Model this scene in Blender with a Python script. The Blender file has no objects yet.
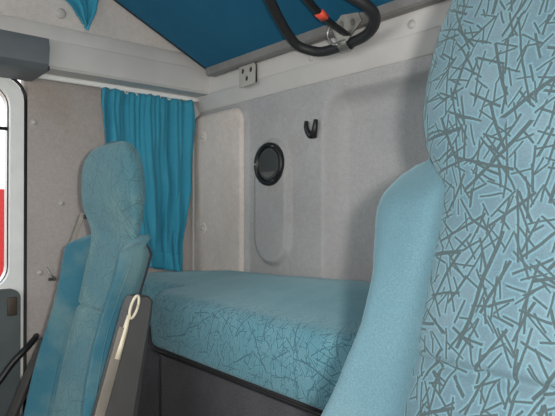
import bpy, bmesh, math, random
from mathutils import Vector, Matrix
random.seed(7)
scene = bpy.context.scene
COL = scene.collection

# ------------------------------------------------------------------ camera, world, lights, exposure
# x: across the cab (+x = driver side), y: towards the rear wall, z: up from the cab floor (metres)
YAW, PITCH, FPX = math.radians(40.6), math.radians(0.42), 550.0
EYE = Vector((0, 0, 1.05))
fwd = Vector((-math.cos(YAW)*math.cos(PITCH), math.sin(YAW)*math.cos(PITCH), math.sin(PITCH)))
cd = bpy.data.cameras.new('camera'); cam = bpy.data.objects.new('camera', cd); COL.objects.link(cam)
cam.location = EYE; cam.rotation_euler = fwd.to_track_quat('-Z', 'Y').to_euler()
cd.sensor_fit = 'HORIZONTAL'; cd.sensor_width = 36.0; cd.lens = 36.0*FPX/555.0; cd.clip_start = 0.01
scene.camera = cam

w = bpy.data.worlds.new('overcast_sky'); scene.world = w; w.use_nodes = True
bg = w.node_tree.nodes['Background']; bg.inputs[0].default_value = (0.93, 0.97, 1.0, 1); bg.inputs[1].default_value = 1.7

def lamp(name, kind, loc, power, color, size=None, size_y=None, aim=None, radius=None):
    d = bpy.data.lights.new(name, kind); o = bpy.data.objects.new(name, d); COL.objects.link(o)
    o.location = loc; d.energy = power; d.color = color
    if size: d.shape = 'RECTANGLE'; d.size = size; d.size_y = size_y
    if radius: d.shadow_soft_size = radius
    if aim is not None: o.rotation_euler = (Vector(aim)-Vector(loc)).to_track_quat('-Z', 'Y').to_euler()
    return o
# the camera's own flash, to the right of and above the lens
right = Vector((math.sin(YAW), math.cos(YAW), 0))
lamp('camera_flash', 'SPOT', EYE + right*0.060 + Vector((0, 0, 0.030)), 36.0, (1.0, 0.97, 0.93), radius=0.018,
     aim=EYE + fwd*2.0)
bpy.data.lights['camera_flash'].spot_size = math.radians(110); bpy.data.lights['camera_flash'].spot_blend = 0.8
# daylight entering by the windscreen
lamp('windscreen_daylight', 'AREA', (-0.84, -1.02, 1.45), 6.0, (0.93, 0.97, 1.0), 1.9, 0.75, aim=(-0.84, 1.0, 1.0))
# daylight entering by the driver's door window
lamp('door_window_daylight', 'AREA', (0.29, -0.25, 1.18), 3.5, (0.95, 0.98, 1.0), 0.9, 0.6, aim=(-1.9, 0.1, 1.1))

vs = scene.view_settings
vs.view_transform = 'Standard'; vs.look = 'None'; vs.gamma = 1.0; vs.exposure = 0.18
try: vs.use_curve_mapping = False
except Exception: pass

# ------------------------------------------------------------------ helpers
def lin(c):
    return tuple(((v/255.0)/12.92 if v/255.0 <= 0.04045 else ((v/255.0+0.055)/1.055)**2.4) for v in c) + (1.0,)

def tag(o, label=None, cat=None, group=None, kind=None):
    if label: o['label'] = label
    if cat: o['category'] = cat
    if group: o['group'] = group
    if kind: o['kind'] = kind
    return o

def empty(name, loc=(0, 0, 0)):
    o = bpy.data.objects.new(name, None); o.location = loc; o.empty_display_size = 0.05; COL.objects.link(o); return o

def obj(name, bm, m, parent=None, smooth=True, kind=None, angle=None):
    bmesh.ops.recalc_face_normals(bm, faces=bm.faces[:])
    me = bpy.data.meshes.new(name); bm.to_mesh(me); bm.free()
    me.materials.append(m)
    for p in me.polygons: p.use_smooth = smooth
    if smooth and angle: me.set_sharp_from_angle(angle=math.radians(angle))
    o = bpy.data.objects.new(name, me); COL.objects.link(o)
    if parent is not None:
        o.parent = parent
        if parent.type == 'EMPTY':
            me.transform(Matrix.Translation(-parent.location))
    if kind: o['kind'] = kind
    return o

def box(bm, x0, x1, y0, y1, z0, z1, bev=0.0):
    r = bmesh.ops.create_cube(bm, size=1.0)
    vs_ = r['verts']
    for v in vs_:
        v.co = Vector(((x0+x1)/2+v.co.x*(x1-x0), (y0+y1)/2+v.co.y*(y1-y0), (z0+z1)/2+v.co.z*(z1-z0)))
    if bev:
        es = list({e for v in vs_ for e in v.link_edges})
        bmesh.ops.bevel(bm, geom=es, offset=bev, segments=3, profile=0.5, affect='EDGES')
    return bm

def boxobj(name, b, m, parent=None, bev=0.0, kind=None):
    bm = bmesh.new(); box(bm, *b, bev=bev)
    return obj(name, bm, m, parent, smooth=bool(bev), kind=kind, angle=40)

def catmull(pts, n=6, closed=False):
    pts = [Vector(p) for p in pts]; out = []; N = len(pts)
    rng = range(N) if closed else range(N-1)
    for i in rng:
        if closed: p0, p1, p2, p3 = pts[i-1], pts[i], pts[(i+1) % N], pts[(i+2) % N]
        else: p0, p1, p2, p3 = pts[max(i-1, 0)], pts[i], pts[i+1], pts[min(i+2, N-1)]
        for k in range(n):
            t = k/n
            out.append(0.5*((2*p1)+(p2-p0)*t+(2*p0-5*p1+4*p2-p3)*t*t+(3*p1-p0-3*p2+p3)*t**3))
    if not closed: out.append(pts[-1])
    return out

def interp(tab, t):
    if t <= tab[0][0]: return tab[0][1]
    for (a, va), (b, vb) in zip(tab, tab[1:]):
        if t <= b:
            k = (t-a)/(b-a); k = k*k*(3-2*k) * 0.5 + k*0.5
            return va+(vb-va)*k
    return tab[-1][1]

def sstep(a, b, t):
    k = min(1.0, max(0.0, (t-a)/(b-a))); return k*k*(3-2*k)

def tube(bm, pts, r, seg=10, rfun=None, flat=None):
    """sweep a round (or flat w x t) section along pts"""
    pts = [Vector(p) for p in pts]; N = len(pts)
    tang = [(pts[min(i+1, N-1)]-pts[max(i-1, 0)]).normalized() for i in range(N)]
    up = Vector((0, 0, 1)) if abs(tang[0].z) < 0.9 else Vector((1, 0, 0))
    if flat: up = Vector(flat[2])
    nrm = (up - tang[0]*up.dot(tang[0])).normalized(); rings = []
    for i in range(N):
        nrm = (nrm - tang[i]*nrm.dot(tang[i])).normalized(); bn = tang[i].cross(nrm)
        ring = []
        for k in range(seg):
            a = 2*math.pi*k/seg
            if flat:
                ca, sa = math.cos(a), math.sin(a)
                off = nrm*(math.copysign(abs(ca)**0.35, ca)*flat[1]/2)+bn*(math.copysign(abs(sa)**0.35, sa)*flat[0]/2)
            else:
                rr = r*(rfun(i/(N-1)) if rfun else 1); off = nrm*math.cos(a)*rr+bn*math.sin(a)*rr
            ring.append(bm.verts.new(pts[i]+off))
        rings.append(ring)
    for a, b in zip(rings, rings[1:]):
        for k in range(seg):
            bm.faces.new((a[k], a[(k+1) % seg], b[(k+1) % seg], b[k]))
    bm.faces.new(rings[0][::-1]); bm.faces.new(rings[-1])
    return bm

def loft(bm, rings, uvs=None, cap=True):
    """closed rings of equal length -> skin; uvs: same layout of (u,v)"""
    layer = bm.loops.layers.uv.verify() if uvs else None
    V = [[bm.verts.new(p) for p in r] for r in rings]; n = len(rings[0])
    for i in range(len(V)-1):
        for k in range(n):
            k2 = (k+1) % n
            f = bm.faces.new((V[i][k], V[i][k2], V[i+1][k2], V[i+1][k]))
            if uvs:
                for lp, q in zip(f.loops, ((i, k), (i, k+1), (i+1, k+1), (i+1, k))):
                    lp[layer].uv = uvs[q[0]][q[1]]
    if cap:
        for r, flip, ri in ((V[0], True, 0), (V[-1], False, len(V)-1)):
            f = bm.faces.new(r[::-1] if flip else r)
            if uvs:
                for lp in f.loops: lp[layer].uv = uvs[ri][n//4]
    return bm

def sheet(bm, grid, uvs=None):
    layer = bm.loops.layers.uv.verify() if uvs else None
    V = [[bm.verts.new(p) for p in r] for r in grid]
    for i in range(len(V)-1):
        for k in range(len(V[0])-1):
            f = bm.faces.new((V[i][k], V[i][k+1], V[i+1][k+1], V[i+1][k]))
            if uvs:
                for lp, q in zip(f.loops, ((i, k), (i, k+1), (i+1, k+1), (i+1, k))): lp[layer].uv = uvs[q[0]][q[1]]
    return bm

def disc(bm, center, normal, r, depth, seg=20, dome=0.0):
    """round button: side wall and slightly domed face"""
    n = Vector(normal).normalized(); a = n.orthogonal().normalized(); b = n.cross(a); c = Vector(center)
    prof = [(r, 0), (r, depth*0.6), (r*0.9, depth), (r*0.5, depth+dome), (r*0.12, depth+dome*1.1)]
    rings = [[c+n*h+(a*math.cos(t)+b*math.sin(t))*rr for t in (2*math.pi*k/seg for k in range(seg))] for rr, h in prof]
    return loft(bm, rings)

def lathe(bm, center, normal, prof, seg=32):
    n = Vector(normal).normalized(); a = n.orthogonal().normalized(); b = n.cross(a); c = Vector(center)
    rings = [[c+n*h+(a*math.cos(t)+b*math.sin(t))*rr for t in (2*math.pi*k/seg for k in range(seg))] for rr, h in prof]
    return loft(bm, rings, cap=False)

def rrect(a0, a1, b0, b1, r, n=6):
    out = []
    for cx_, cy_, s in ((a1-r, b1-r, 0), (a0+r, b1-r, 90), (a0+r, b0+r, 180), (a1-r, b0+r, 270)):
        for k in range(n+1):
            t = math.radians(s+90*k/n); out.append((cx_+r*math.cos(t), cy_+r*math.sin(t)))
    return out

def plate(bm, outer, holes, mapf, thick):
    """flat plate with holes; mapf(a,b,t)->xyz, t from 0 to thick"""
    es = []
    for lp in [outer]+holes:
        vv = [bm.verts.new(mapf(a, b, 0)) for a, b in lp]
        es += [bm.edges.new((vv[i], vv[(i+1) % len(vv)])) for i in range(len(vv))]
    r = bmesh.ops.triangle_fill(bm, use_beauty=True, use_dissolve=False, edges=es)
    fs = [g for g in r['geom'] if isinstance(g, bmesh.types.BMFace)]
    ex = bmesh.ops.extrude_face_region(bm, geom=fs)
    d = Vector(mapf(0, 0, thick))-Vector(mapf(0, 0, 0))
    bmesh.ops.translate(bm, vec=d, verts=[g for g in ex['geom'] if isinstance(g, bmesh.types.BMVert)])
    return bm

# ------------------------------------------------------------------ materials (all procedural)
class NT:
    def __init__(s, name):
        s.m = bpy.data.materials.new(name); s.m.use_nodes = True; s.t = s.m.node_tree; s.n = s.t.nodes
        s.b = s.n['Principled BSDF']
    def new(s, typ, **kw):
        n = s.n.new(typ)
        for k, v in kw.items(): setattr(n, k, v)
        return n
    def link(s, a, b): s.t.links.new(a, b)
    def val(s, sock, v):
        if hasattr(v, 'is_linked') or isinstance(v, bpy.types.NodeSocket): s.link(v, sock)
        else: sock.default_value = v
    def math(s, op, a, b=None, c=None):
        n = s.new('ShaderNodeMath', operation=op); s.val(n.inputs[0], a)
        if b is not None: s.val(n.inputs[1], b)
        if c is not None: s.val(n.inputs[2], c)
        return n.outputs[0]
    def mix(s, fac, a, b, blend='MIX'):
        n = s.new('ShaderNodeMix', data_type='RGBA', blend_type=blend)
        s.val(n.inputs[0], fac); s.val(n.inputs[6], a); s.val(n.inputs[7], b); return n.outputs[2]
    def noise(s, scale, vec=None, detail=3.0, rough=0.55):
        n = s.new('ShaderNodeTexNoise'); n.inputs['Scale'].default_value = scale; n.inputs['Detail'].default_value = detail
        n.inputs['Roughness'].default_value = rough
        if vec is not None: s.link(vec, n.inputs['Vector'])
        return n.outputs['Fac']
    def ramp(s, v, a, b, lo=0.0, hi=1.0):
        n = s.new('ShaderNodeMapRange', interpolation_type='SMOOTHSTEP'); s.val(n.inputs[0], v)
        n.inputs[1].default_value = a; n.inputs[2].default_value = b; n.inputs[3].default_value = lo; n.inputs[4].default_value = hi
        return n.outputs[0]
    def bump(s, h, strength, dist):
        n = s.new('ShaderNodeBump'); n.inputs['Strength'].default_value = strength; n.inputs['Distance'].default_value = dist
        s.link(h, n.inputs['Height']); s.link(n.outputs[0], s.b.inputs['Normal'])

def plain(name, c, rough=0.6, metal=0.0, var=0.08, vscale=18.0, grain=900.0, gs=0.25, spec=0.5):
    t = NT(name); co = t.new('ShaderNodeTexCoord').outputs['Object']; c = lin(c)
    n = t.noise(vscale, co, 4); f = t.ramp(n, 0.3, 0.7, 1-var, 1+var)
    mul = t.new('ShaderNodeVectorMath', operation='SCALE'); mul.inputs[0].default_value = c[:3]; t.link(f, mul.inputs['Scale'])
    t.link(mul.outputs[0], t.b.inputs['Base Color'])
    t.b.inputs['Roughness'].default_value = rough; t.b.inputs['Metallic'].default_value = metal
    t.b.inputs['Specular IOR Level'].default_value = spec
    if gs: t.bump(t.noise(grain, co, 2), gs, 0.001)
    return t.m

def felt(name, c, c2, stain, grain=420.0, speck=0.12):
    """short-pile lining with faint stains"""
    t = NT(name); co = t.new('ShaderNodeTexCoord').outputs['Object']
    big = t.noise(5.0, co, 4); fine = t.noise(grain, co, 2); mid = t.noise(60.0, co, 3)
    col = t.mix(t.ramp(big, 0.4, 0.7), lin(c), lin(c2))
    col = t.mix(t.ramp(t.noise(2.6, co, 5, 0.65), 0.56, 0.75, 0, 0.5), col, lin(stain))
    f = t.math('ADD', t.ramp(fine, 0.25, 0.75, 1-speck, 1+speck), t.ramp(mid, 0.3, 0.7, -0.04, 0.04))
    mul = t.new('ShaderNodeVectorMath', operation='SCALE'); t.link(col, mul.inputs[0]); t.link(f, mul.inputs['Scale'])
    t.link(mul.outputs[0], t.b.inputs['Base Color']); t.b.inputs['Roughness'].default_value = 0.9
    t.b.inputs['Specular IOR Level'].default_value = 0.2
    t.bump(fine, 0.35, 0.0015)
    return t.m

def velour(name, c, worn, wear=0.35, sheen=0.35):
    t = NT(name); co = t.new('ShaderNodeTexCoord').outputs['Object']
    col = t.mix(t.ramp(t.noise(7.0, co, 4), 0.42, 0.72, 0, wear), lin(c), lin(worn))
    fine = t.noise(520.0, co, 2)
    mul = t.new('ShaderNodeVectorMath', operation='SCALE'); t.link(col, mul.inputs[0]); t.link(t.ramp(fine, 0.25, 0.75, 0.88, 1.12), mul.inputs['Scale'])
    t.link(mul.outputs[0], t.b.inputs['Base Color']); t.b.inputs['Roughness'].default_value = 0.85
    t.b.inputs['Specular IOR Level'].default_value = 0.2
    t.b.inputs['Sheen Weight'].default_value = sheen; t.b.inputs['Sheen Roughness'].default_value = 0.45
    t.b.inputs['Sheen Tint'].default_value = lin((190, 220, 225))
    t.bump(fine, 0.3, 0.001)
    return t.m

def stick_fabric(name, base, base2, stick, rim, size=1.0, amount=1.0, sheen=0.3, worn=None, fade=None):
    """velour with a woven pattern of scattered sticks; uses the UV map in metres"""
    t = NT(name); uvo = t.new('ShaderNodeTexCoord').outputs['UV']
    # slight bend of the sticks
    nz = t.new('ShaderNodeTexNoise'); nz.inputs['Scale'].default_value = 16/size; t.link(uvo, nz.inputs['Vector'])
    off = t.new('ShaderNodeVectorMath', operation='MULTIPLY_ADD'); t.link(nz.outputs['Color'], off.inputs[0])
    off.inputs[1].default_value = (0.009*size, 0.009*size, 0); t.link(uvo, off.inputs[2])
    best = None
    # (cells per metre, half width m, half length m, offset, straightness towards upright)
    layers = [(8, .0024, .085, (3.1, 7.7), .9), (17, .0019, .045, (1.3, 2.2), 1.0), (24, .0015, .030, (9.2, 4.1), .8),
              (30, .0013, .024, (5.5, 0.4), 1.0), (36, .0010, .020, (2.9, 8.3), 1.0), (13, .0013, .055, (6.6, 1.9), .4), (26, .0012, .030, (4.4, 3.3), .35), (42, .0011, .016, (7.9, 5.2), 1.0)]
    for sc, hw, hl, of, spread in layers:
        sc /= size; hw *= size*0.92; hl *= size
        add = t.new('ShaderNodeVectorMath', operation='ADD'); t.link(off.outputs[0], add.inputs[0]); add.inputs[1].default_value = (of[0], of[1], 0)
        vo = t.new('ShaderNodeTexVoronoi', voronoi_dimensions='2D', feature='F1'); vo.inputs['Scale'].default_value = sc
        vo.inputs['Randomness'].default_value = 1.0; t.link(add.outputs[0], vo.inputs['Vector'])
        sub = t.new('ShaderNodeVectorMath', operation='SUBTRACT'); t.link(add.outputs[0], sub.inputs[0]); t.link(vo.outputs['Position'], sub.inputs[1])
        sep = t.new('ShaderNodeSeparateColor'); t.link(vo.outputs['Color'], sep.inputs[0])
        ang = t.math('MULTIPLY_ADD', sep.outputs[0], math.pi*spread, math.pi*(0.5-spread/2))
        rot = t.new('ShaderNodeVectorRotate', rotation_type='Z_AXIS'); t.link(sub.outputs[0], rot.inputs['Vector']); t.link(ang, rot.inputs['Angle'])
        sx = t.new('ShaderNodeSeparateXYZ'); t.link(rot.outputs[0], sx.inputs[0])
        dv = t.math('SUBTRACT', t.math('ABSOLUTE', sx.outputs[1]), hw)
        du = t.math('SUBTRACT', t.math('ABSOLUTE', sx.outputs[0]), t.math('MULTIPLY_ADD', sep.outputs[1], hl*0.6, hl*0.4))
        d = t.math('MAXIMUM', dv, du)
        best = d if best is None else t.math('MINIMUM', best, d)
    inside = t.ramp(best, -0.0004, 0.0007, amount, 0.0)
    rimf = t.math('MULTIPLY', t.ramp(best, 0.0004, 0.0032*size, 1.0, 0.0), 0.75*amount)
    if fade:      # pattern fades from the front edge onto the lying surface
        sv = t.new('ShaderNodeSeparateXYZ'); t.link(uvo, sv.inputs[0])
        fv = t.math('ADD', sv.outputs[1], t.math('MULTIPLY', t.noise(5.0, uvo, 3), 0.08))
        fd = t.ramp(fv, fade[0], fade[1], 1.0, fade[2])
        inside = t.math('MULTIPLY', inside, fd); rimf = t.math('MULTIPLY', rimf, fd)
    co = t.new('ShaderNodeTexCoord').outputs['Object']
    col = t.mix(t.ramp(t.noise(9.0, co, 4), 0.35, 0.7), lin(base), lin(base2))
    if worn: col = t.mix(t.ramp(t.noise(4.5, co, 4), 0.5, 0.75, 0, 0.4), col, lin(worn))
    col = t.mix(rimf, col, lin(rim)); col = t.mix(inside, col, lin(stick))
    fine = t.noise(600.0, co, 2)
    mul = t.new('ShaderNodeVectorMath', operation='SCALE'); t.link(col, mul.inputs[0]); t.link(t.ramp(fine, 0.25, 0.75, 0.9, 1.1), mul.inputs['Scale'])
    t.link(mul.outputs[0], t.b.inputs['Base Color']); t.b.inputs['Roughness'].default_value = 0.85
    t.b.inputs['Specular IOR Level'].default_value = 0.2
    t.b.inputs['Sheen Weight'].default_value = sheen; t.b.inputs['Sheen Roughness'].default_value = 0.5
    t.b.inputs['Sheen Tint'].default_value = lin((190, 220, 225))
    h = t.math('MULTIPLY_ADD', inside, -1.0, t.math('MULTIPLY', fine, 0.3)); t.bump(h, 0.5, 0.0015)
    return t.m

M = {}
M['wall'] = felt('grey_moulded_lining', (174, 173, 172), (168, 168, 169), (158, 152, 146))
M['panel'] = felt('beige_felt_panel', (216, 205, 196), (206, 196, 188), (188, 174, 162))
M['side'] = felt('side_lining', (180, 171, 165), (174, 166, 161), (160, 145, 132))
M['ceiling'] = felt('ceiling_lining', (204, 198, 192), (194, 188, 184), (180, 170, 160))
M['header'] = plain('header_plastic', (202, 199, 195), 0.55, var=0.05, vscale=6, gs=0.15)
M['white'] = plain('white_rail_plastic', (244, 244, 240), 0.4, var=0.03, gs=0.05)
M['paint'] = plain('white_door_paint', (240, 240, 236), 0.35, var=0.03, gs=0.0)
M['rubber'] = plain('black_rubber', (30, 30, 30), 0.6, gs=0.2)
M['tray'] = plain('dark_grey_tray_plastic', (100, 106, 109), 0.5, var=0.07, vscale=9)
M['trayend'] = plain('tray_end_plastic', (62, 66, 68), 0.5)
M['doorpanel'] = plain('door_panel_plastic', (84, 92, 92), 0.55, var=0.08)
M['black'] = plain('black_plastic', (26, 26, 27), 0.38, var=0.1)
M['foam'] = plain('black_foam_sleeve', (40, 40, 41), 0.55, var=0.12, gs=0.4)
M['steel'] = plain('galvanised_steel', (178, 176, 170), 0.38, 0.85, var=0.12, vscale=40, gs=0.1)
M['plate'] = plain('grey_bracket_paint', (176, 174, 166), 0.5, 0.0, var=0.08)
M['bunkframe'] = plain('bunk_frame_grey', (132, 130, 127), 0.5, 0.1, var=0.08)
M['carpet'] = felt('charcoal_carpet', (86, 85, 88), (78, 77, 80), (98, 96, 97), 300.0, 0.3)
M['floor'] = felt('rubber_floor', (48, 48, 50), (42, 42, 44), (60, 58, 56))
M['bunkteal'] = velour('dark_teal_bunk_cloth', (26, 96, 128), (32, 104, 134), 0.5, 0.1)
M['curtain'] = velour('teal_curtain_cloth', (58, 146, 172), (72, 156, 180), 0.5, 0.2)
M['seatplain'] = velour('seat_teal_velour', (68, 95, 104), (88, 108, 114), 0.45, 0.35)
M['farplain'] = velour('worn_teal_velour', (56, 106, 122), (126, 146, 138), 0.45, 0.3)
M['seatstick'] = stick_fabric('seat_stick_pattern', (68, 89, 98), (79, 97, 105), (48, 57, 59), (84, 116, 125), 1.0, 0.92)
M['farstick'] = stick_fabric('worn_stick_pattern', (76, 118, 128), (90, 126, 132), (54, 80, 86), (94, 134, 142), 1.0, 0.45, 0.3, (128, 156, 146))
M['mattress'] = stick_fabric('mattress_stick_pattern', (90, 138, 151), (106, 148, 159), (50, 84, 96), (108, 166, 180), 0.85, 0.72, 0.4, None, (0.23, 0.36, 0.18))
M['piping'] = velour('light_teal_piping', (104, 146, 154), (114, 152, 160), 0.3)
M['shell'] = plain('seat_back_shell', (58, 62, 66), 0.6)
M['armrest'] = plain('armrest_grey_plastic', (74, 73, 72), 0.55, var=0.06)
M['armedge'] = plain('armrest_edge_plastic', (112, 110, 107), 0.5, var=0.06)
M['webbing'] = plain('grey_belt_webbing', (128, 122, 112), 0.7, grain=1500, gs=0.5)
M['darkweb'] = plain('dark_belt_cover', (66, 64, 62), 0.65)
M['cream'] = plain('cream_plastic', (214, 204, 178), 0.45, var=0.08)
M['cap'] = plain('cap_plastic', (188, 184, 178), 0.4, gs=0.0)
M['red'] = plain('red_label', (232, 84, 62), 0.5)
M['ventdark'] = plain('vent_grille_grey', (58, 59, 58), 0.5)
M['ventlight'] = plain('vent_flap_grey', (92, 92, 88), 0.5)
M['brown'] = plain('brown_latch', (70, 58, 48), 0.5)
M['redpaint'] = plain('red_vehicle_paint', (196, 36, 34), 0.35)
M['ground'] = felt('pale_concrete', (176, 172, 164), (164, 160, 152), (150, 146, 140), 60.0)
g = NT('window_glass'); g.b.inputs['Base Color'].default_value = (0.95, 0.97, 0.97, 1)
g.b.inputs['Transmission Weight'].default_value = 1.0; g.b.inputs['Roughness'].default_value = 0.0; g.b.inputs['IOR'].default_value = 1.1
M['glass'] = g.m

# ------------------------------------------------------------------ the cab shell
XS, YB, XD, YF = -1.935, 1.22, 0.30, -1.05        # passenger side wall, rear wall, driver side wall, front
boxobj('floor', (XS-0.1, XD+0.1, YF-0.1, YB+0.1, -0.06, 0.0), M['floor'], kind='structure')

# rear wall: one moulding with two sunk panels and a raised pad under the round vent
def sd_rr(x, z, x0, x1, z0, z1, r):
    qx = abs(x-(x0+x1)/2)-(x1-x0)/2+r; qz = abs(z-(z0+z1)/2)-(z1-z0)/2+r
    return math.hypot(max(qx, 0), max(qz, 0))+min(max(qx, qz), 0)-r
def rear_y(x, z):
    y = YB
    y -= 0.024*sstep(0.004, -0.026, sd_rr(x, z, -1.995, -1.582, 0.55, 1.448, 0.070))      # left panel, raised
    q = min(1.0, max(0.0, -sd_rr(x, z, -1.207, 0.26, 0.60, 1.418, 0.085)/0.060)); y += 0.062*(1-(1-q)**2)        # right recess
    y -= 0.022*sstep(0.004, -0.014, sd_rr(x, z, -1.535, -1.352, 0.868, 1.300, 0.090))     # raised pad
    return y
bm = bmesh.new()
xs = [XS+(-0.75-XS)*i/170 for i in range(171)]+[-0.75+(XD+0.75)*i/30 for i in range(1, 31)]
zs = [0.60*i/3 for i in range(3)]+[0.60+(1.47-0.60)*i/110 for i in range(111)]
sheet(bm, [[(x, rear_y(x, z), z) for x in xs] for z in zs])
wall_back = obj('wall_back', bm, M['wall'], kind='structure')
boxobj('backing', (XS-0.1, XD+0.1, YB+0.08, YB+0.12, 0.0, 2.2), M['wall'], wall_back)
# beige felt lining on the raised left panel
bm = bmesh.new(); rings = []
for d in (0.012, 0.015, 0.019, 0.024, 0.030, 0.040):
    rings.append([(a, rear_y(a, b)-0.0015, b) for a, b in rrect(-1.915+d*0.2, -1.582-d, 0.60, 1.448-d, max(0.02, 0.070-d), 8)])
layer = loft(bm, rings, cap=False)
bm.verts.ensure_lookup_table(); n = len(rings[0]); bm.faces.new(bm.verts[-n:])
insert = obj('panel', bm, M['panel'], wall_back, angle=30); tag(insert, 'beige felt lining panel')
for z in (1.347, 0.986):
    yy = rear_y(-1.862, z)-0.001
    bm = bmesh.new(); disc(bm, (-1.846, yy, z), (0, -1, 0), 0.022, 0.005, dome=0.0); c = obj('cap_ring', bm, M['panel'], wall_back, angle=40)
    bm = bmesh.new(); disc(bm, (-1.846, yy-0.004, z), (0, -1, 0), 0.010, 0.005, dome=0.002); obj('screw_cap', bm, M['cap'], wall_back, angle=50)

# cross beam above the rear wall
bm = bmesh.new()
prof = [(1.26, 1.448), (1.222, 1.455), (1.212, 1.463), (1.188, 1.508), (1.184, 1.516), (1.184, 1.60), (1.20, 1.64), (1.26, 1.66)]
prof = [(p.x, p.y) for p in catmull([(a, b, 0) for a, b in prof], 4)]
sheet(bm, [[(x, y, z) for y, z in prof] for x in (XS, -1.4, -1.0, -0.5, 0.0, XD)])
beam = obj('trim_1', bm, M['header'], kind='structure', angle=50)
for x, z, y in ((-0.874*0.972, 1.534, 1.184), (-1.255*0.972, 1.527, 1.184)):
    bm = bmesh.new(); disc(bm, (x, y+0.001, z), (0, -1, 0), 0.012, 0.004, dome=0.003); obj('screw_cap', bm, M['cap'], beam, angle=60)
boxobj('upper_wall', (XS, XD, 1.245, 1.26, 1.60, 2.12), M['ceiling'], beam)

# corner post strip between side wall and rear wall
boxobj('trim_2', (XS, XS+0.022, YB-0.030, YB+0.02, 0.0, 1.515), M['header'], bev=0.006, kind='structure')

# passenger side wall (B pillar lining behind the door)
bm = bmesh.new(); box(bm, XS-0.08, XS, 0.560, YB+0.08, 0.0, 1.53)
wall_left = obj('wall_left', bm, M['side'], smooth=False, kind='structure')
for y, z in ((0.580, 1.352), (0.672, 1.081), (0.601, 0.846)):
    bm = bmesh.new(); disc(bm, (XS-0.0005, y, z), (1, 0, 0), 0.0095, 0.004, dome=0.003); obj('screw_cap', bm, M['cap'], wall_left, angle=60)
boxobj('front_pillar', (XS-0.08, XS, YF, -0.42, 0.0, 1.53), M['side'], wall_left)
boxobj('sill', (XS-0.08, XS, -0.42, 0.56, 0.0, 0.05), M['side'], wall_left)

# header above the side wall: soffit, fascia, cornice and the inward leaning upper lining
prof = [(XS-0.06, 1.512), (-1.82, 1.506), (-1.796, 1.507), (-1.788, 1.515), (-1.786, 1.590), (-1.790, 1.598), (-1.800, 1.600),
        (-1.801, 1.640), (-1.808, 1.650), (-1.83, 1.652)]
bm = bmesh.new(); sheet(bm, [[(x, y, z) for x, z in prof] for y in (YF, 0.0, 0.6, 0.9, 1.185)])
obj('trim_3', bm, M['header'], smooth=True, kind='structure', angle=35)
prof = [(-1.835, 1.645), (-1.815, 1.652), (-1.79, 1.75), (-1.74, 1.92), (-1.66, 2.03), (-1.5, 2.10), (-1.2, 2.13), (-0.8, 2.135), (0.1, 2.12), (0.22, 2.0), (0.30, 1.6)]
prof = [(p.x, p.y) for p in catmull([(a, b, 0) for a, b in prof], 5)]
bm = bmesh.new(); sheet(bm, [[(x, y, z) for x, z in prof] for y in (YF, 0.0, 0.6, 1.26)])
ceiling = obj('ceiling', bm, M['ceiling'], kind='structure')
bm = bmesh.new(); disc(bm, (-1.803, 0.622, 1.692), (1, 0, -0.25), 0.0165, 0.004, dome=0.003); obj('screw_cap', bm, M['cap'], ceiling, angle=60)

# driver side wall with a window opening, and front wall with the windscreen opening
bm = bmesh.new()
plate(bm, [(YF, 0.0), (YB+0.05, 0.0), (YB+0.05, 1.62), (YF, 1.62)], [rrect(-0.75, 0.25, 0.85, 1.50, 0.08)], lambda a, b, t: (XD+t, a, b), 0.06)
obj('wall_right', bm, M['side'], smooth=False, kind='structure')
bm = bmesh.new()
plate(bm, [(XS-0.08, 0.0), (XD+0.06, 0.0), (XD+0.06, 2.14), (XS-0.08, 2.14)], [rrect(-1.82, 0.2, 1.0, 1.85, 0.12)], lambda a, b, t: (a, YF-t, b), 0.06)
obj('wall_front', bm, M['side'], smooth=False, kind='structure')

# ------------------------------------------------------------------ passenger door
door = tag(empty('door_1', (XS, 0.07, 0.05)), kind='structure')
outer = rrect(-0.40, 0.550, 0.06, 1.495, 0.075); hole = rrect(-0.32, 0.508, 0.80, 1.468, 0.07)
bm = bmesh.new(); plate(bm, outer, [hole], lambda a, b, t: (XS-0.075+t, a, b), 0.07); obj('door_frame', bm, M['paint'], door, smooth=False)
bm = bmesh.new(); pts = [(XS-0.006, a, b) for a, b in rrect(-0.402, 0.5555, 0.058, 1.500, 0.078, 8)]
tube(bm, pts+[pts[0]], 0.0055, 8); obj('door_seal', bm, M['rubber'], door)
bm = bmesh.new(); pts = [(XS-0.012, a, b) for a, b in rrect(-0.392, 0.543, 0.07, 1.487, 0.07, 8)]
tube(bm, pts+[pts[0]], 0.004, 8); obj('inner_seal', bm, M['webbing'], door)
bm = bmesh.new(); pts = [(XS-0.030, a, b) for a, b in rrect(-0.322, 0.509, 0.798, 1.470, 0.07, 8)]
tube(bm, pts+[pts[0]], 0.0045, 8); obj('window_seal', bm, M['rubber'], door)
boxobj('pane', (XS-0.040, XS-0.036, -0.32, 0.507, 0.80, 1.325), M['glass'], door)
bm = bmesh.new(); tube(bm, [(XS-0.038, -0.31, 1.327), (XS-0.038, 0.507, 1.327)], 0.006, 8); obj('pane_edge', bm, M['rubber'], door)
bm = bmesh.new()
plate(bm, rrect(-0.39, 0.534, 0.08, 0.800, 0.03), [rrect(-0.25, 0.455, 0.30, 0.70, 0.06)], lambda a, b, t: (XS-0.008+t, a, b), 0.030)
dp = obj('door_panel', bm, M['doorpanel'], door, smooth=False)
boxobj('pocket_back', (XS-0.004, XS+0.004, -0.26, 0.46, 0.29, 0.71), M['trayend'], door)
boxobj('latch', (XS+0.020, XS+0.028, 0.492, 0.522, 0.715, 0.775), M['brown'], door, bev=0.003)
bm = bmesh.new()
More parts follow.
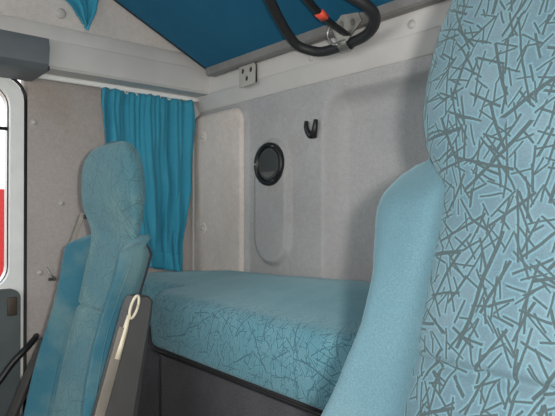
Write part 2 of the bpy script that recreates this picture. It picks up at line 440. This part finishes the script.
tube(bm, catmull([(XS+0.01, 0.30, 0.44), (XS+0.05, 0.36, 0.455), (XS+0.06, 0.44, 0.50), (XS+0.05, 0.50, 0.566), (XS+0.045, 0.54, 0.602), (XS+0.025, 0.575, 0.627), (XS-0.006, 0.592, 0.633)], 6), 0.0105, 12)
gh = obj('grab_handle', bm, M['black']); tag(gh, 'black curved grab handle beside the passenger door', 'handle')

# outside: ground and a red trailer seen as a sliver through the door window
boxobj('ground', (-60, 60, -60, 60, -1.45, -1.40), M['ground'], kind='structure')
tr = empty('trailer', (-9.0, 0.0, -1.40)); tag(tr, 'red trailer parked outside, seen through the door window', 'trailer')
boxobj('body', (-11.2, -9.0, -3.5, 2.30, 0.05, 1.40), M['redpaint'], tr, bev=0.03)
for i in range(8):
    boxobj('rib', (-9.0, -8.94, -3.4+i*0.8, -3.33+i*0.8, 0.06, 1.38), M['redpaint'], tr)
boxobj('chassis', (-10.9, -9.3, -3.4, 2.2, -0.25, 0.05), M['black'], tr)
for y in (-2.6, -1.4, 1.3):
    for x in (-9.35, -10.95):
        bm = bmesh.new(); lathe(bm, (x-0.13, y, -0.90), (1, 0, 0), [(0.02, 0.02), (0.28, 0.03), (0.30, 0.0), (0.47, 0.0), (0.50, 0.05), (0.50, 0.21), (0.47, 0.26), (0.30, 0.26), (0.28, 0.22), (0.02, 0.24)], 24)
        obj('wheel', bm, M['rubber'], tr, angle=40)

# dark tray above the door
bm = bmesh.new()
prof = [(XS, 1.487), (-1.80, 1.489), (-1.775, 1.495), (-1.760, 1.51), (-1.752, 1.56), (-1.762, 1.590), (-1.782, 1.594), (XS, 1.594)]
loft(bm, [[(x, y, z) for x, z in prof] for y in (-0.9, 0.0, 0.55, 0.572)])
tray = empty('overhead_tray', (-1.80, 0.2, 1.487)); tag(tray, 'dark grey plastic tray above the passenger door window', 'tray')
obj('tray_body', bm, M['tray'], tray, angle=35)
boxobj('end_clip', (-1.86, -1.790, 0.572, 0.585, 1.498, 1.525), M['trayend'], tray, bev=0.003)

# ------------------------------------------------------------------ curtain and its rail
bm = bmesh.new()
tube(bm, catmull([(XS+0.048, 0.575, 1.500), (XS+0.048, 0.80, 1.500), (XS+0.048, 1.0, 1.500), (XS+0.048, 1.195, 1.500)], 6), 0.006, 8, flat=(0.018, 0.014, (1, 0, 0)))
rail = obj('curtain_rail', bm, M['white']); tag(rail, 'thin white curtain rail along the side wall header', 'rail')

cur = empty('side_curtain', (XS, 1.0, 0.83)); tag(cur, 'teal gathered curtain hanging on the side wall beside the bunk', 'curtain')
def fold(s, t):
    """pleats: s across 0..1, t down 0..1"""
    a = (0.007+0.008*t)*(0.65+0.5*math.sin(s*9.1+0.6)+0.25*math.sin(s*17+2*t))
    ph = s*2*math.pi; d = s+0.05*t*math.sin(s*6+1)
    return (a*math.sin(d*2*math.pi*6.3+2.2*math.sin(2.0*t+0.5))+0.5*a*math.sin(ph*10.7+3.1*t*t+0.7)+0.007*math.sin(ph*2.3+3*t)
            + 0.004*math.sin(ph*4.1-7*t+0.6)*t+0.0035*math.sin(ph*19+3*math.sin(t*3))*(1-t)**2 + 0.003*math.sin(ph*3+t*16))
NS, NTT = 150, 60
grid = []
for j in range(NTT+1):
    t = j/NTT; row = []
    y0 = interp([(0, 0.792), (0.08, 0.788), (0.3, 0.80), (0.6, 0.84), (1, 0.90)], t)
    y1 = interp([(0, 1.172), (0.1, 1.175), (0.5, 1.168), (0.72, 1.148), (0.85, 1.130), (1, 1.122)], t)
    for i in range(NS+1):
        s = i/NS
        zt, zb = 1.486, 0.838+0.028*(1-s)**2-0.018*s
        z = zt+(zb-zt)*t
        if t == 0: z += 0.008*abs(math.sin(s*2*math.pi*5.5))
        x = XS+0.050+fold(s, t)+0.02*math.sin(math.pi*s)*t
        if t > 0.9: x += 0.018*((t-0.9)/0.1)**2*math.sin(s*9)
        row.append((x, y0+(y1-y0)*s+0.006*math.sin(s*40+t*4)*t, z))
    grid.append(row)
bm = bmesh.new(); sheet(bm, grid)
o = obj('cloth', bm, M['curtain'], cur); md = o.modifiers.new('thick', 'SOLIDIFY'); md.thickness = 0.0025
# hem band
bm = bmesh.new(); sheet(bm, [[(p[0]+0.0035, p[1], p[2]) for p in grid[j]] for j in range(NTT-6, NTT+1)])
o = obj('hem', bm, M['curtain'], cur); md = o.modifiers.new('thick', 'SOLIDIFY'); md.thickness = 0.003
for k in range(9):
    y = 0.80+0.352*k/8
    bm = bmesh.new(); c = (XS+0.050, y, 1.490)
    tube(bm, [(c[0], y+0.006*math.cos(a), c[2]+0.007*math.sin(a)) for a in (2*math.pi*i/12 for i in range(13))], 0.0018, 6)
    obj('curtain_ring', bm, M['white'], cur)

# end of the front curtain hanging from the roof
fc = empty('hanging_curtain', (-1.70, 0.72, 1.70)); tag(fc, 'teal curtain end hanging down from the roof lining above the door', 'curtain')
grid = []
for j in range(31):
    t = j/30; row = []
    ya = interp([(0, 0.520), (0.30, 0.532), (0.36, 0.590), (0.7, 0.645), (1, 0.682)], t)
    yb = interp([(0, 0.745), (0.5, 0.725), (1, 0.697)], t)
    zt = 1.800; za = zt+(1.662-zt)*t; zb = zt+(1.650-zt)*t
    for i in range(41):
        s = i/40; x = -1.772+0.008*math.sin(s*13+t*2)+0.004*math.sin(s*27+1)
        row.append((x, ya+(yb-ya)*s, za+(zb-za)*s+0.006*math.sin(s*5)*t))
    grid.append(row)
bm = bmesh.new(); sheet(bm, grid); o = obj('cloth', bm, M['curtain'], fc); md = o.modifiers.new('thick', 'SOLIDIFY'); md.thickness = 0.0025
bm = bmesh.new(); tube(bm, [(-1.772, 0.50, 1.803), (-1.772, 0.85, 1.803)], 0.005, 8); obj('curtain_rail', bm, M['white'], fc)

# ------------------------------------------------------------------ upper bunk, folded up
SL = 0.467
def uz(y): return 1.580+(1.165-y)*SL
ub = empty('upper_bunk', (-0.8, 1.18, 1.58)); tag(ub, 'dark teal upper bunk folded up above the rear wall', 'bunk bed')
bm = bmesh.new(); n = Vector((0, -SL, -1)).normalized()
ring = lambda x: [(x, 1.165, uz(1.165)), (x, 0.52, uz(0.52)), (x, 0.545, uz(0.52)+0.055), (x, 1.18, uz(1.165)+0.06)]
loft(bm, [ring(-1.750), ring(-1.4), ring(-0.8), ring(0.2)])
bmesh.ops.bevel(bm, geom=bm.edges[:], offset=0.006, segments=2, affect='EDGES'); obj('underside', bm, M['bunkteal'], ub, angle=40)
bm = bmesh.new(); loft(bm, [[(x, 1.183, 1.566), (x, 1.150, 1.562), (x, 1.142, 1.567), (x, 1.140, uz(1.14)+0.004), (x, 1.183, uz(1.183))] for x in (-1.745, -1.0, 0.2)])
obj('hinge_rail', bm, M['bunkframe'], ub, angle=30)
bm = bmesh.new()
tube(bm, [(-1.752, y, uz(y)+0.006) for y in (1.165, 1.0, 0.8, 0.53)], 0.006, 8); obj('edge_piping', bm, M['rubber'], ub)

# three-hole bracket under the hinge rail
br = empty('bunk_bracket', (-1.523, 1.18, 1.51)); tag(br, 'grey steel plate with three holes under the bunk hinge rail', 'bracket')
out = [(-1.570, 1.490), (-1.482, 1.493), (-1.480, 1.556), (-1.488, 1.568), (-1.572, 1.568)]
hol = lambda x, z: [(x+0.0085*math.cos(a), z+0.0095*math.sin(a)) for a in (2*math.pi*k/14 for k in range(14))]
bm = bmesh.new(); plate(bm, out, [hol(-1.550, 1.546), hol(-1.504, 1.544), hol(-1.527, 1.517)], lambda a, b, t: (a, 1.166+t, b), 0.004)
obj('plate', bm, M['plate'], br, smooth=False)
boxobj('backing', (-1.566, -1.490, 1.171, 1.184, 1.500, 1.564), M['black'], br)
bm = bmesh.new(); tube(bm, [(-1.490, 1.168, 1.569), (-1.487, 1.150, 1.585), (-1.485, 1.13, 1.603)], 0.0025, 8); obj('pin', bm, M['steel'], br)

# padded tube loop (folded ladder) under the upper bunk with its clamp, and a strap
lad = empty('ladder_loop', (-1.05, 1.13, 1.53)); tag(lad, 'black padded tube loop with steel clamp under the teal upper bunk', 'ladder')
P = [(-1.06, 0.765, uz(0.765)+0.004), (-1.062, 0.775, 1.715), (-1.078, 0.81, 1.682), (-1.122, 0.931, 1.618), (-1.152, 0.989, 1.591), (-1.182, 1.056, 1.561), (-1.190, 1.100, 1.541), (-1.166, 1.131, 1.527), (-1.126, 1.143, 1.518),
     (-1.048, 1.144, 1.518), (-0.967, 1.136, 1.522), (-0.915, 1.113, 1.533), (-0.890, 1.084, 1.547), (-0.888, 1.051, 1.562), (-0.903, 1.015, 1.579), (-0.94, 0.93, 1.618), (-0.97, 0.81, 1.682), (-0.98, 0.775, 1.715), (-0.982, 0.765, uz(0.765)+0.004)]
bm = bmesh.new(); tube(bm, catmull(P, 6), 0.0142, 14); obj('padded_tube', bm, M['foam'], lad)
bm = bmesh.new()
tube(bm, catmull([(-1.036, 1.165, 1.522), (-1.036, 1.142, 1.4985), (-1.036, 1.120, 1.515), (-1.036, 1.128, 1.540), (-1.036, 1.150, 1.562), (-1.036, 1.150, 1.577)], 5), 0.01, 12, flat=(0.034, 0.004, (0, 0, 1)))
obj('clamp', bm, M['steel'], lad, angle=40)
bm = bmesh.new()
plate(bm, [(-1.045, 1.508), (-1.012, 1.520), (-0.955, 1.556), (-0.962, 1.578), (-1.02, 1.586), (-1.062, 1.560)], [hol(-1.025, 1.562), hol(-0.985, 1.560)], lambda a, b, t: (a, 1.112+t+(1.55-b)*0.25, b), 0.004)
obj('clamp_plate', bm, M['steel'], lad, smooth=False)
bm = bmesh.new()
tube(bm, catmull([(-1.050, 1.105, 1.575), (-1.075, 1.106, 1.550), (-1.062, 1.108, 1.520), (-1.040, 1.110, 1.512)], 5), 0.004, 8); obj('spring_loop', bm, M['steel'], lad)

st = empty('bunk_strap', (-1.012, 1.05, 1.57)); tag(st, 'black strap with red tag running to the steel clamp under the bunk', 'strap')
dz = -0.012
sp = [(-0.972, 0.80, uz(0.80)+0.002), (-0.976, 0.83, 1.676), (-0.99, 0.88, 1.637+dz), (-1.010, 0.982, 1.592+dz), (-1.013, 1.033, 1.570+dz), (-1.006, 1.095, 1.546+dz), (-1.01, 1.118, 1.535)]
bm = bmesh.new(); tube(bm, catmull(sp, 6), 0.01, 12, flat=(0.022, 0.011, (0, SL, 1))); obj('webbing', bm, M['black'], st)
bm = bmesh.new(); tube(bm, [(-1.0125, 1.008, 1.5805+dz), (-1.0128, 1.032, 1.5705+dz)], 0.01, 12, flat=(0.026, 0.015, (0, SL, 1))); obj('red_tag', bm, M['red'], st)

# ------------------------------------------------------------------ round vent and hook on the rear wall
vt = empty('round_vent', (-1.438, YB-0.022, 1.213)); tag(vt, 'round black vent with dark bezel on the rear wall', 'vent')
VC = (-1.438, YB-0.020, 1.213)
bm = bmesh.new(); lathe(bm, VC, (0, -1, 0), [(0.074, 0.0), (0.074, 0.010), (0.071, 0.015), (0.064, 0.015), (0.058, 0.011), (0.056, 0.0)], 40); obj('bezel', bm, M['black'], vt, angle=60)
bm = bmesh.new(); lathe(bm, VC, (0, -1, 0), [(0.057, 0.004), (0.030, 0.003), (0.002, 0.003)], 40); obj('dish', bm, M['black'], vt)
bm = bmesh.new()
plate(bm, [(0.054*math.cos(a), 0.054*math.sin(a)) for a in (2*math.pi*k/32 for k in range(32))], [], lambda a, b, t: (VC[0]+a, VC[1]-0.005-t, VC[2]+b), 0.004); obj('flap', bm, M['ventdark'], vt, smooth=False)
bm = bmesh.new()
pts = [(0.046*math.cos(a), 0.046*math.sin(a)) for a in (math.radians(215+110*k/14) for k in range(15))]
plate(bm, pts, [], lambda a, b, t: (VC[0]+a, VC[1]-0.007-t, VC[2]+b), 0.004); obj('flap_lip', bm, M['ventlight'], vt, smooth=False)
for a in (178, 60, 300):
    c, s = math.cos(math.radians(a)), math.sin(math.radians(a))
    boxobj('tick', (VC[0]+0.066*c-0.006, VC[0]+0.066*c+0.006, VC[1]-0.020, VC[1]-0.016, VC[2]+0.066*s-0.002, VC[2]+0.066*s+0.002), M['cap'] if a == 178 else M['ventlight'], vt)

hk = empty('coat_hook', (-1.244, YB, 1.306)); tag(hk, 'small black two-pronged clip on the rear wall', 'hook')
boxobj('base', (-1.258, -1.230, YB-0.012, YB, 1.282, 1.300), M['black'], hk, bev=0.005)
for s in (-1, 1):
    bm = bmesh.new(); tube(bm, catmull([(-1.244+s*0.005, YB-0.010, 1.290), (-1.244+s*0.014, YB-0.014, 1.302), (-1.244+s*0.020, YB-0.016, 1.320), (-1.244+s*0.021, YB-0.014, 1.338)], 5), 0.011, 10, rfun=lambda t: 1.0-0.4*t)
    obj('prong', bm, M['black'], hk)

# ------------------------------------------------------------------ lower bunk: carpeted base and mattress
bb = empty('bunk_locker', (-0.9, 1.0, 0.0)); tag(bb, 'charcoal carpeted locker under the teal bunk mattress', 'locker')
bm = bmesh.new()
out = [(XS+0.003, 0.93), (-1.52, 0.90), (-1.46, 0.80), (XD-0.003, 0.80), (XD-0.003, 1.188), (XS+0.003, 1.188)]
plate(bm, out, [], lambda a, b, t: (a, b, 0.0+t), 0.655); obj('box', bm, M['carpet'], bb, smooth=False)
bm = bmesh.new()
tube(bm, catmull([(-1.70, 0.885, 0.655), (-1.545, 0.875, 0.655), (-1.48, 0.80, 0.655), (-1.425, 0.764, 0.655), (-1.25, 0.764, 0.655), (-0.9, 0.764, 0.655), (-0.4, 0.764, 0.655), (0.28, 0.764, 0.655)], 6), 0.0045, 8)
obj('edge_trim', bm, M['rubber'], bb)

ma = empty('bunk_mattress', (-0.9, 1.0, 0.652)); tag(ma, 'teal bunk mattress with stick pattern along the rear wall', 'mattress')
def yfront(x):
    xa, r = -1.490, 0.075
    if x >= xa+r: return 0.755
    if x >= xa: return 0.755+r-math.sqrt(max(0.0, r*r-(xa+r-x)**2))
    return min(0.875, 0.83+(xa-x)*8)
def ztop(x, k):  # k 0 front .. 1 back
    lift = interp([(-1.93, 0.812), (-1.85, 0.820), (-1.62, 0.838), (-1.4, 0.842), (-1.19, 0.850), (-1.0, 0.858), (0.3, 0.858)], x)
    return 0.818+(lift-0.818)*sstep(0.0, 0.9, k)+0.004*math.sin(x*7+k*4)*math.sin(k*3.1)
cols = [XS+0.004+i*0.03 for i in range(15)]; cols = [c for c in cols if c < -1.525]
cols += [-1.520+0.005*i for i in range(6)]+[-1.490+0.075*(1-math.cos(math.pi/2*i/10)) for i in range(11)]
cols += [-1.415+0.04*i for i in range(1, 43) if -1.415+0.04*i < XD-0.006]+[XD-0.004]
rings, uvs = [], []
for x in cols:
    yf = yfront(x); r = 0.050; zb = 0.663; yb = 1.193
    pr = []
    pr.append((yf+0.05, zb)); pr.append((yf+0.012, zb)); pr.append((yf+0.003, zb+0.006))
    zt = ztop(x, 0)
    for k in range(6): pr.append((yf-0.004*math.sin(math.pi*k/6), zb+0.014+(zt-r-zb-0.014)*k/6))
    for k in range(9):
        a = math.pi/2*k/8; pr.append((yf+r*(1-math.cos(a)), zt-r+r*math.sin(a)))
    for k in range(1, 13):
        y = yf+r+(yb-0.015-yf-r)*k/12; pr.append((y, ztop(x, k/12)))
    pr.append((yb-0.004, ztop(x, 1)-0.004)); pr.append((yb, ztop(x, 1)-0.015)); pr.append((yb, zb)); 
    rings.append([(x, y, z) for y, z in pr])
    uv, d = [], 0
    for i, (y, z) in enumerate(pr+[pr[0]]):
        if i: d += math.hypot(y-pr[i-1][0], z-pr[i-1][1])
        uv.append((x, d))
    uvs.append(uv)
bm = bmesh.new(); loft(bm, rings, uvs); obj('cover', bm, M['mattress'], ma, angle=60)

# ------------------------------------------------------------------ seats
def superring(hw, wf, wb, n=40, e=4.0):
    """ring of (u,w): rounded section between w=wb (back) and w=wf (front)"""
    out = []
    for k in range(n):
        a = 2*math.pi*k/n-math.pi/2      # start at the back middle
        c, s = math.cos(a), math.sin(a)
        out.append((hw*math.copysign(abs(c)**(2/e), c), (wf+wb)/2+(wf-wb)/2*math.copysign(abs(s)**(2/e), s)))
    return out

def make_seat(name, label, cx, y0, dz, head, mp, ms, recline=0.25, headw=1.0, lowhw=1.0, wing=1.0, allhw=1.0, deep=1.0, nod=0.3, wtop=0.020, taper=0.078, bz=0.0):
    """head: extra head height; profile heights are for the driver seat, dz shifts the seat"""
    root = empty(name, (cx, y0-0.25, 0.0)); tag(root, label, 'seat', 'cab seats')
    def P(u, wv, z):    # local lateral, forward, height -> world
        zz = z if z < 1.06 else 1.06+(z-1.06)*(1-sstep(1.04, 1.16, z)*(1-nod))
        return Vector((cx+u, y0+recline*(zz-1.0)-wv, z+dz))
    cw = [(0.50, .150), (0.80, .142), (0.95, .137), (1.05, .131), (1.08, .133), (1.105, .150), (1.13, .164), (1.17, .171), (1.22, .170)]
    cw = [(z, v if z < 1.06 else v*(1+(headw-1)*sstep(1.06, 1.13, z))) for z, v in cw]
    hs = head; hd = headw
    cw += [(1.22+a*hs, b*hd) for a, b in ((.045, .164), (.09, .151), (.12, .134), (.14, .112), (.152, .080), (.158, .040))]
    ztopv = 1.22+0.158*hs
    zrows = [0.50+0.02*i for i in range(29)]+[1.07+0.012*i for i in range(13)]+[1.22+0.158*hs*(1-(1-i/16)**2) for i in range(1, 17)]
    zrows += [0.870+0.003*i for i in range(11)]
    zrows = sorted(set(round(z, 4) for z in zrows))
    rings, uvs = [], []
    for z in zrows:
        h = interp(cw, z); k = sstep(1.08, 1.2, z)
        wf = 0.0+0.018*k-0.010*math.exp(-((z-0.885)/0.006)**2)+0.012*sstep(0.95, 0.7, z)
        wb = (-0.085+0.01*k)*(deep+(1-deep)*0.35*k)
        if z > 1.22:
            q = (z-1.22)/(ztopv-1.22); sh = 1-math.sqrt(max(0, 1-q**3))
            wf -= 0.045*sh; wb += 0.035*sh
        rg = superring(h, wf, wb); rings.append([P(u, wv, z) for u, wv in rg])
        d, uv = 0, []
        for i in range(len(rg)+1):
            if i: d += math.hypot(rg[i % len(rg)][0]-rg[i-1][0], rg[i % len(rg)][1]-rg[i-1][1])
            uv.append(d)
        tot = uv[-1]; uvs.append([(cx*3+v-tot/2, z*1.03) for v in uv])
    bm = bmesh.new(); loft(bm, rings, uvs); obj('backrest_panel', bm, ms, root, angle=70)
    # side bolsters
    hwt = [(0.46, .205), (0.55, .235), (0.70, .228), (0.80, .207), (0.86, .191), (0.92, .183), (0.97, .188), (1.02, .203), (1.05, .210), (1.075, .210), (1.095, .203), (1.108, .190), (1.118, .165)]
    hwt = [(z, v*allhw*(1+(lowhw-1)*sstep(1.0, 0.8, z))) for z, v in hwt]
    PB = lambda u, wv, z: P(u, wv, z+bz)
    for s in (-1, 1):
        rings = []
        zr = [0.46+0.02*i for i in range(30)]+[1.05+0.006*i for i in range(1, 12)]+[1.118]
        for z in zr:
            a = interp(cw, z+bz)-0.010; h = max(interp(hwt, z), a+0.02)
            top = sstep(1.118, 1.118-taper, z); bot = sstep(0.45, 0.56, z)
            wf = (wtop+0.055*wing*sstep(1.06, 0.75, z))*top*(0.4+0.6*bot)
            wb = -0.085*deep+0.03*(1-top)
            m = (a+h)/2
            pts = [(a, wb+0.01), (a-0.002, -0.02), (a+0.004, 0.004+0.15*wf), ((a*0.6+h*0.4), wf*0.55+0.004), ((a*0.22+h*0.78), wf*0.94), (h-0.004, wf-0.012*top-0.004), (h, wf-0.035*top-0.012), (h-0.002, wb*0.5), (h-0.012, wb), (m, wb-0.003)]
            back = 0.028*(1-top)**2
            sm = catmull([(p[0], p[1]-back, 0) for p in pts], 3, closed=True)
            rings.append([PB(s*p.x, p.y, z) for p in sm])
        bm = bmesh.new(); loft(bm, rings); obj('bolster', bm, mp, root, angle=75)
        wl = []
        for z in [q for q in zr[4:] if q < 1.07]:
            top = sstep(1.118, 1.118-taper, z); wf = (wtop+0.055*wing*sstep(1.06, 0.75, z))*top*(0.4+0.6*sstep(0.45, 0.56, z))
            wl.append(PB(s*(interp(hwt, z)-0.003), wf-0.020*top-0.008-0.028*(1-top)**2, z))
        bm = bmesh.new(); tube(bm, wl, 0.0024, 6); obj('welt', bm, M['piping'] if mp == M['seatplain'] else mp, root)
        # light piping along the seam between panel and bolster
        pp = [P(s*(interp(cw, z)-0.004), 0.004+0.012*sstep(0.95, 0.7, z), z) for z in [0.52+0.03*i for i in range(18)]]
        bm = bmesh.new(); tube(bm, pp, 0.0028, 6); obj('piping', bm, M['piping'] if mp == M['seatplain'] else mp, root)
    # hard back shell
    rings = []
    for z in [0.48+0.04*i for i in range(16)]:
        h = interp(hwt, z)*0.94 if z < 1.05 else interp(cw, z)*0.92
        rings.append([P(u, wv, z) for u, wv in superring(h, -0.07*deep, -0.07*deep-0.015-0.02*deep, 28, 5)])
    bm = bmesh.new(); loft(bm, rings); obj('back_shell', bm, M['shell'], root, angle=60)
    # cushion, pedestal
    zc_ = 0.50+dz
    rings, uvs = [], []
    for y in [-0.05, -0.045, -0.03, 0.0]+[0.05*i for i in range(1, 9)]+[0.42, 0.435]:
        e = sstep(-0.06, 0.02, y); e2 = sstep(0.44, 0.40, y); q = min(e, e2)
        rg = [(u, wv) for u, wv in superring(0.235+0.02*q, 0.0, -0.06-0.08*q, 40, 4)]
        rings.append([(cx+u, y0-0.46+y, zc_-0.005*(1-q)+wv+0.02*abs(u/0.25)**3) for u, wv in rg])
        uvs.append([(i*0.02, y) for i in range(41)])
    bm = bmesh.new(); loft(bm, rings, uvs); obj('seat_cushion', bm, mp, root, angle=60)
    boxobj('pedestal', (cx-0.19, cx+0.19, y0-0.44, y0-0.06, 0.0, zc_-0.14), M['shell'], root, bev=0.02)
    return root, P

near, Pn = make_seat('driver_seat', 'light teal driver seat close by with bold stick pattern on headrest', -0.245, 0.545, 0.0, 1.1, M['seatplain'], M['seatstick'], nod=0.95, headw=0.98)
far, Pf = make_seat('passenger_seat', 'worn teal passenger seat beside the door, in front of the curtain', -1.400, 0.594, -0.092, 0.68, M['farplain'], M['farstick'], headw=0.95, lowhw=0.93, wing=0.40, allhw=0.93, deep=0.36, nod=-0.1, recline=0.19, wtop=0.046, taper=0.045, bz=-0.032)

# folded-up armrest on the passenger seat's inner side
def arm_pt(x, f, z):   # f 0 front .. 1 rear, along the reclined back
    yf = 0.552+0.305*(z-0.86); yr = 0.602+0.15*(z-0.86)
    return Vector((x, yf+(yr-yf)*f, z))
rings = []
for z in [0.50, 0.56, 0.62, 0.68, 0.74, 0.80, 0.83, 0.848, 0.857, 0.861]:
    e = 0.0 if z < 0.845 else (z-0.845)/0.016
    lo, hi = 0.10*e, 1-0.30*e*e
    rings.append([arm_pt(-1.178, lo, z), arm_pt(-1.128, lo, z), arm_pt(-1.120, lo+0.06, z), arm_pt(-1.120, hi-0.22, z), arm_pt(-1.128, hi-0.16, z), arm_pt(-1.136, hi, z), arm_pt(-1.178, hi, z)])
bm = bmesh.new(); loft(bm, rings); o = obj('armrest', bm, M['armrest'], far, angle=25)
rings = []
for z in [0.50, 0.60, 0.70, 0.80, 0.84, 0.856]:
    rings.append([arm_pt(-1.126, 0.82, z), arm_pt(-1.118, 0.80, z), arm_pt(-1.122, 1.0, z), arm_pt(-1.134, 1.02, z)])
bm = bmesh.new(); loft(bm, rings); obj('armrest_edge', bm, M['armedge'], o, angle=25)

# belt stalk with a cream loop beside the armrest
bs = empty('belt_buckle', (-1.125, 0.50, 0.60)); tag(bs, 'cream seat belt buckle loop on webbing beside the raised armrest', 'belt buckle')
A = lambda z, d=0.0: arm_pt(-1.122, 0, z)+Vector((0, -0.010+d, 0))
bm = bmesh.new(); tube(bm, [A(z) for z in (0.48, 0.58, 0.66, 0.74, 0.80)], 0.01, 12, flat=(0.006, 0.022, (0, 1, 0))); obj('webbing', bm, M['webbing'], bs, angle=50)
bm = bmesh.new(); tube(bm, [A(z, 0.004) for z in (0.735, 0.76, 0.80, 0.825)], 0.007, 10, rfun=lambda t: 1.1-0.5*t); obj('stalk', bm, M['cream'], bs)
lp = []
for k in range(21):
    a = 2*math.pi*k/20; lp.append(A(0.842+0.024*math.sin(a), 0.010)+Vector((0.002, 0.0085*math.cos(a), 0)))
bm = bmesh.new(); tube(bm, lp, 0.0032, 8); obj('loop', bm, M['cream'], bs)

# seat belt hanging down on the door side of the passenger seat
sb = empty('seat_belt', (-1.75, 0.56, 0.65)); tag(sb, 'grey seat belt slanting down beside the passenger seat and door', 'seat belt')
bp = catmull([(-1.655, 0.640, 1.045), (-1.69, 0.612, 0.93), (-1.725, 0.588, 0.80), (-1.76, 0.562, 0.655), (-1.785, 0.52, 0.54), (-1.80, 0.479, 0.429), (-1.81, 0.44, 0.33)], 5)
bm = bmesh.new(); tube(bm, bp[:17], 0.01, 12, flat=(0.020, 0.0022, (0.35, -1, 0.2))); obj('webbing', bm, M['webbing'], sb, angle=50)
bm = bmesh.new(); tube(bm, bp[15:], 0.01, 12, flat=(0.036, 0.016, (0.35, -1, 0.2))); obj('belt_cover', bm, M['darkweb'], sb, angle=50)
bm = bmesh.new(); box(bm, -1.658, -1.646, 0.638, 0.650, 1.028, 1.042, bev=0.003); obj('belt_guide', bm, M['darkweb'], sb, angle=50)

# small clip on the pillar lining
ck = empty('pillar_clip', (XS, 0.64, 0.83)); tag(ck, 'small bent metal clip on the pillar lining between belt and door', 'clip')
boxobj('base', (XS, XS+0.006, 0.628, 0.652, 0.815, 0.826), M['ventdark'], ck, bev=0.002)
bm = bmesh.new(); tube(bm, catmull([(XS+0.005, 0.648, 0.820), (XS+0.022, 0.640, 0.830), (XS+0.026, 0.628, 0.838), (XS+0.020, 0.622, 0.852), (XS+0.012, 0.618, 0.862)], 5), 0.003, 8); obj('arm', bm, M['steel'], ck)
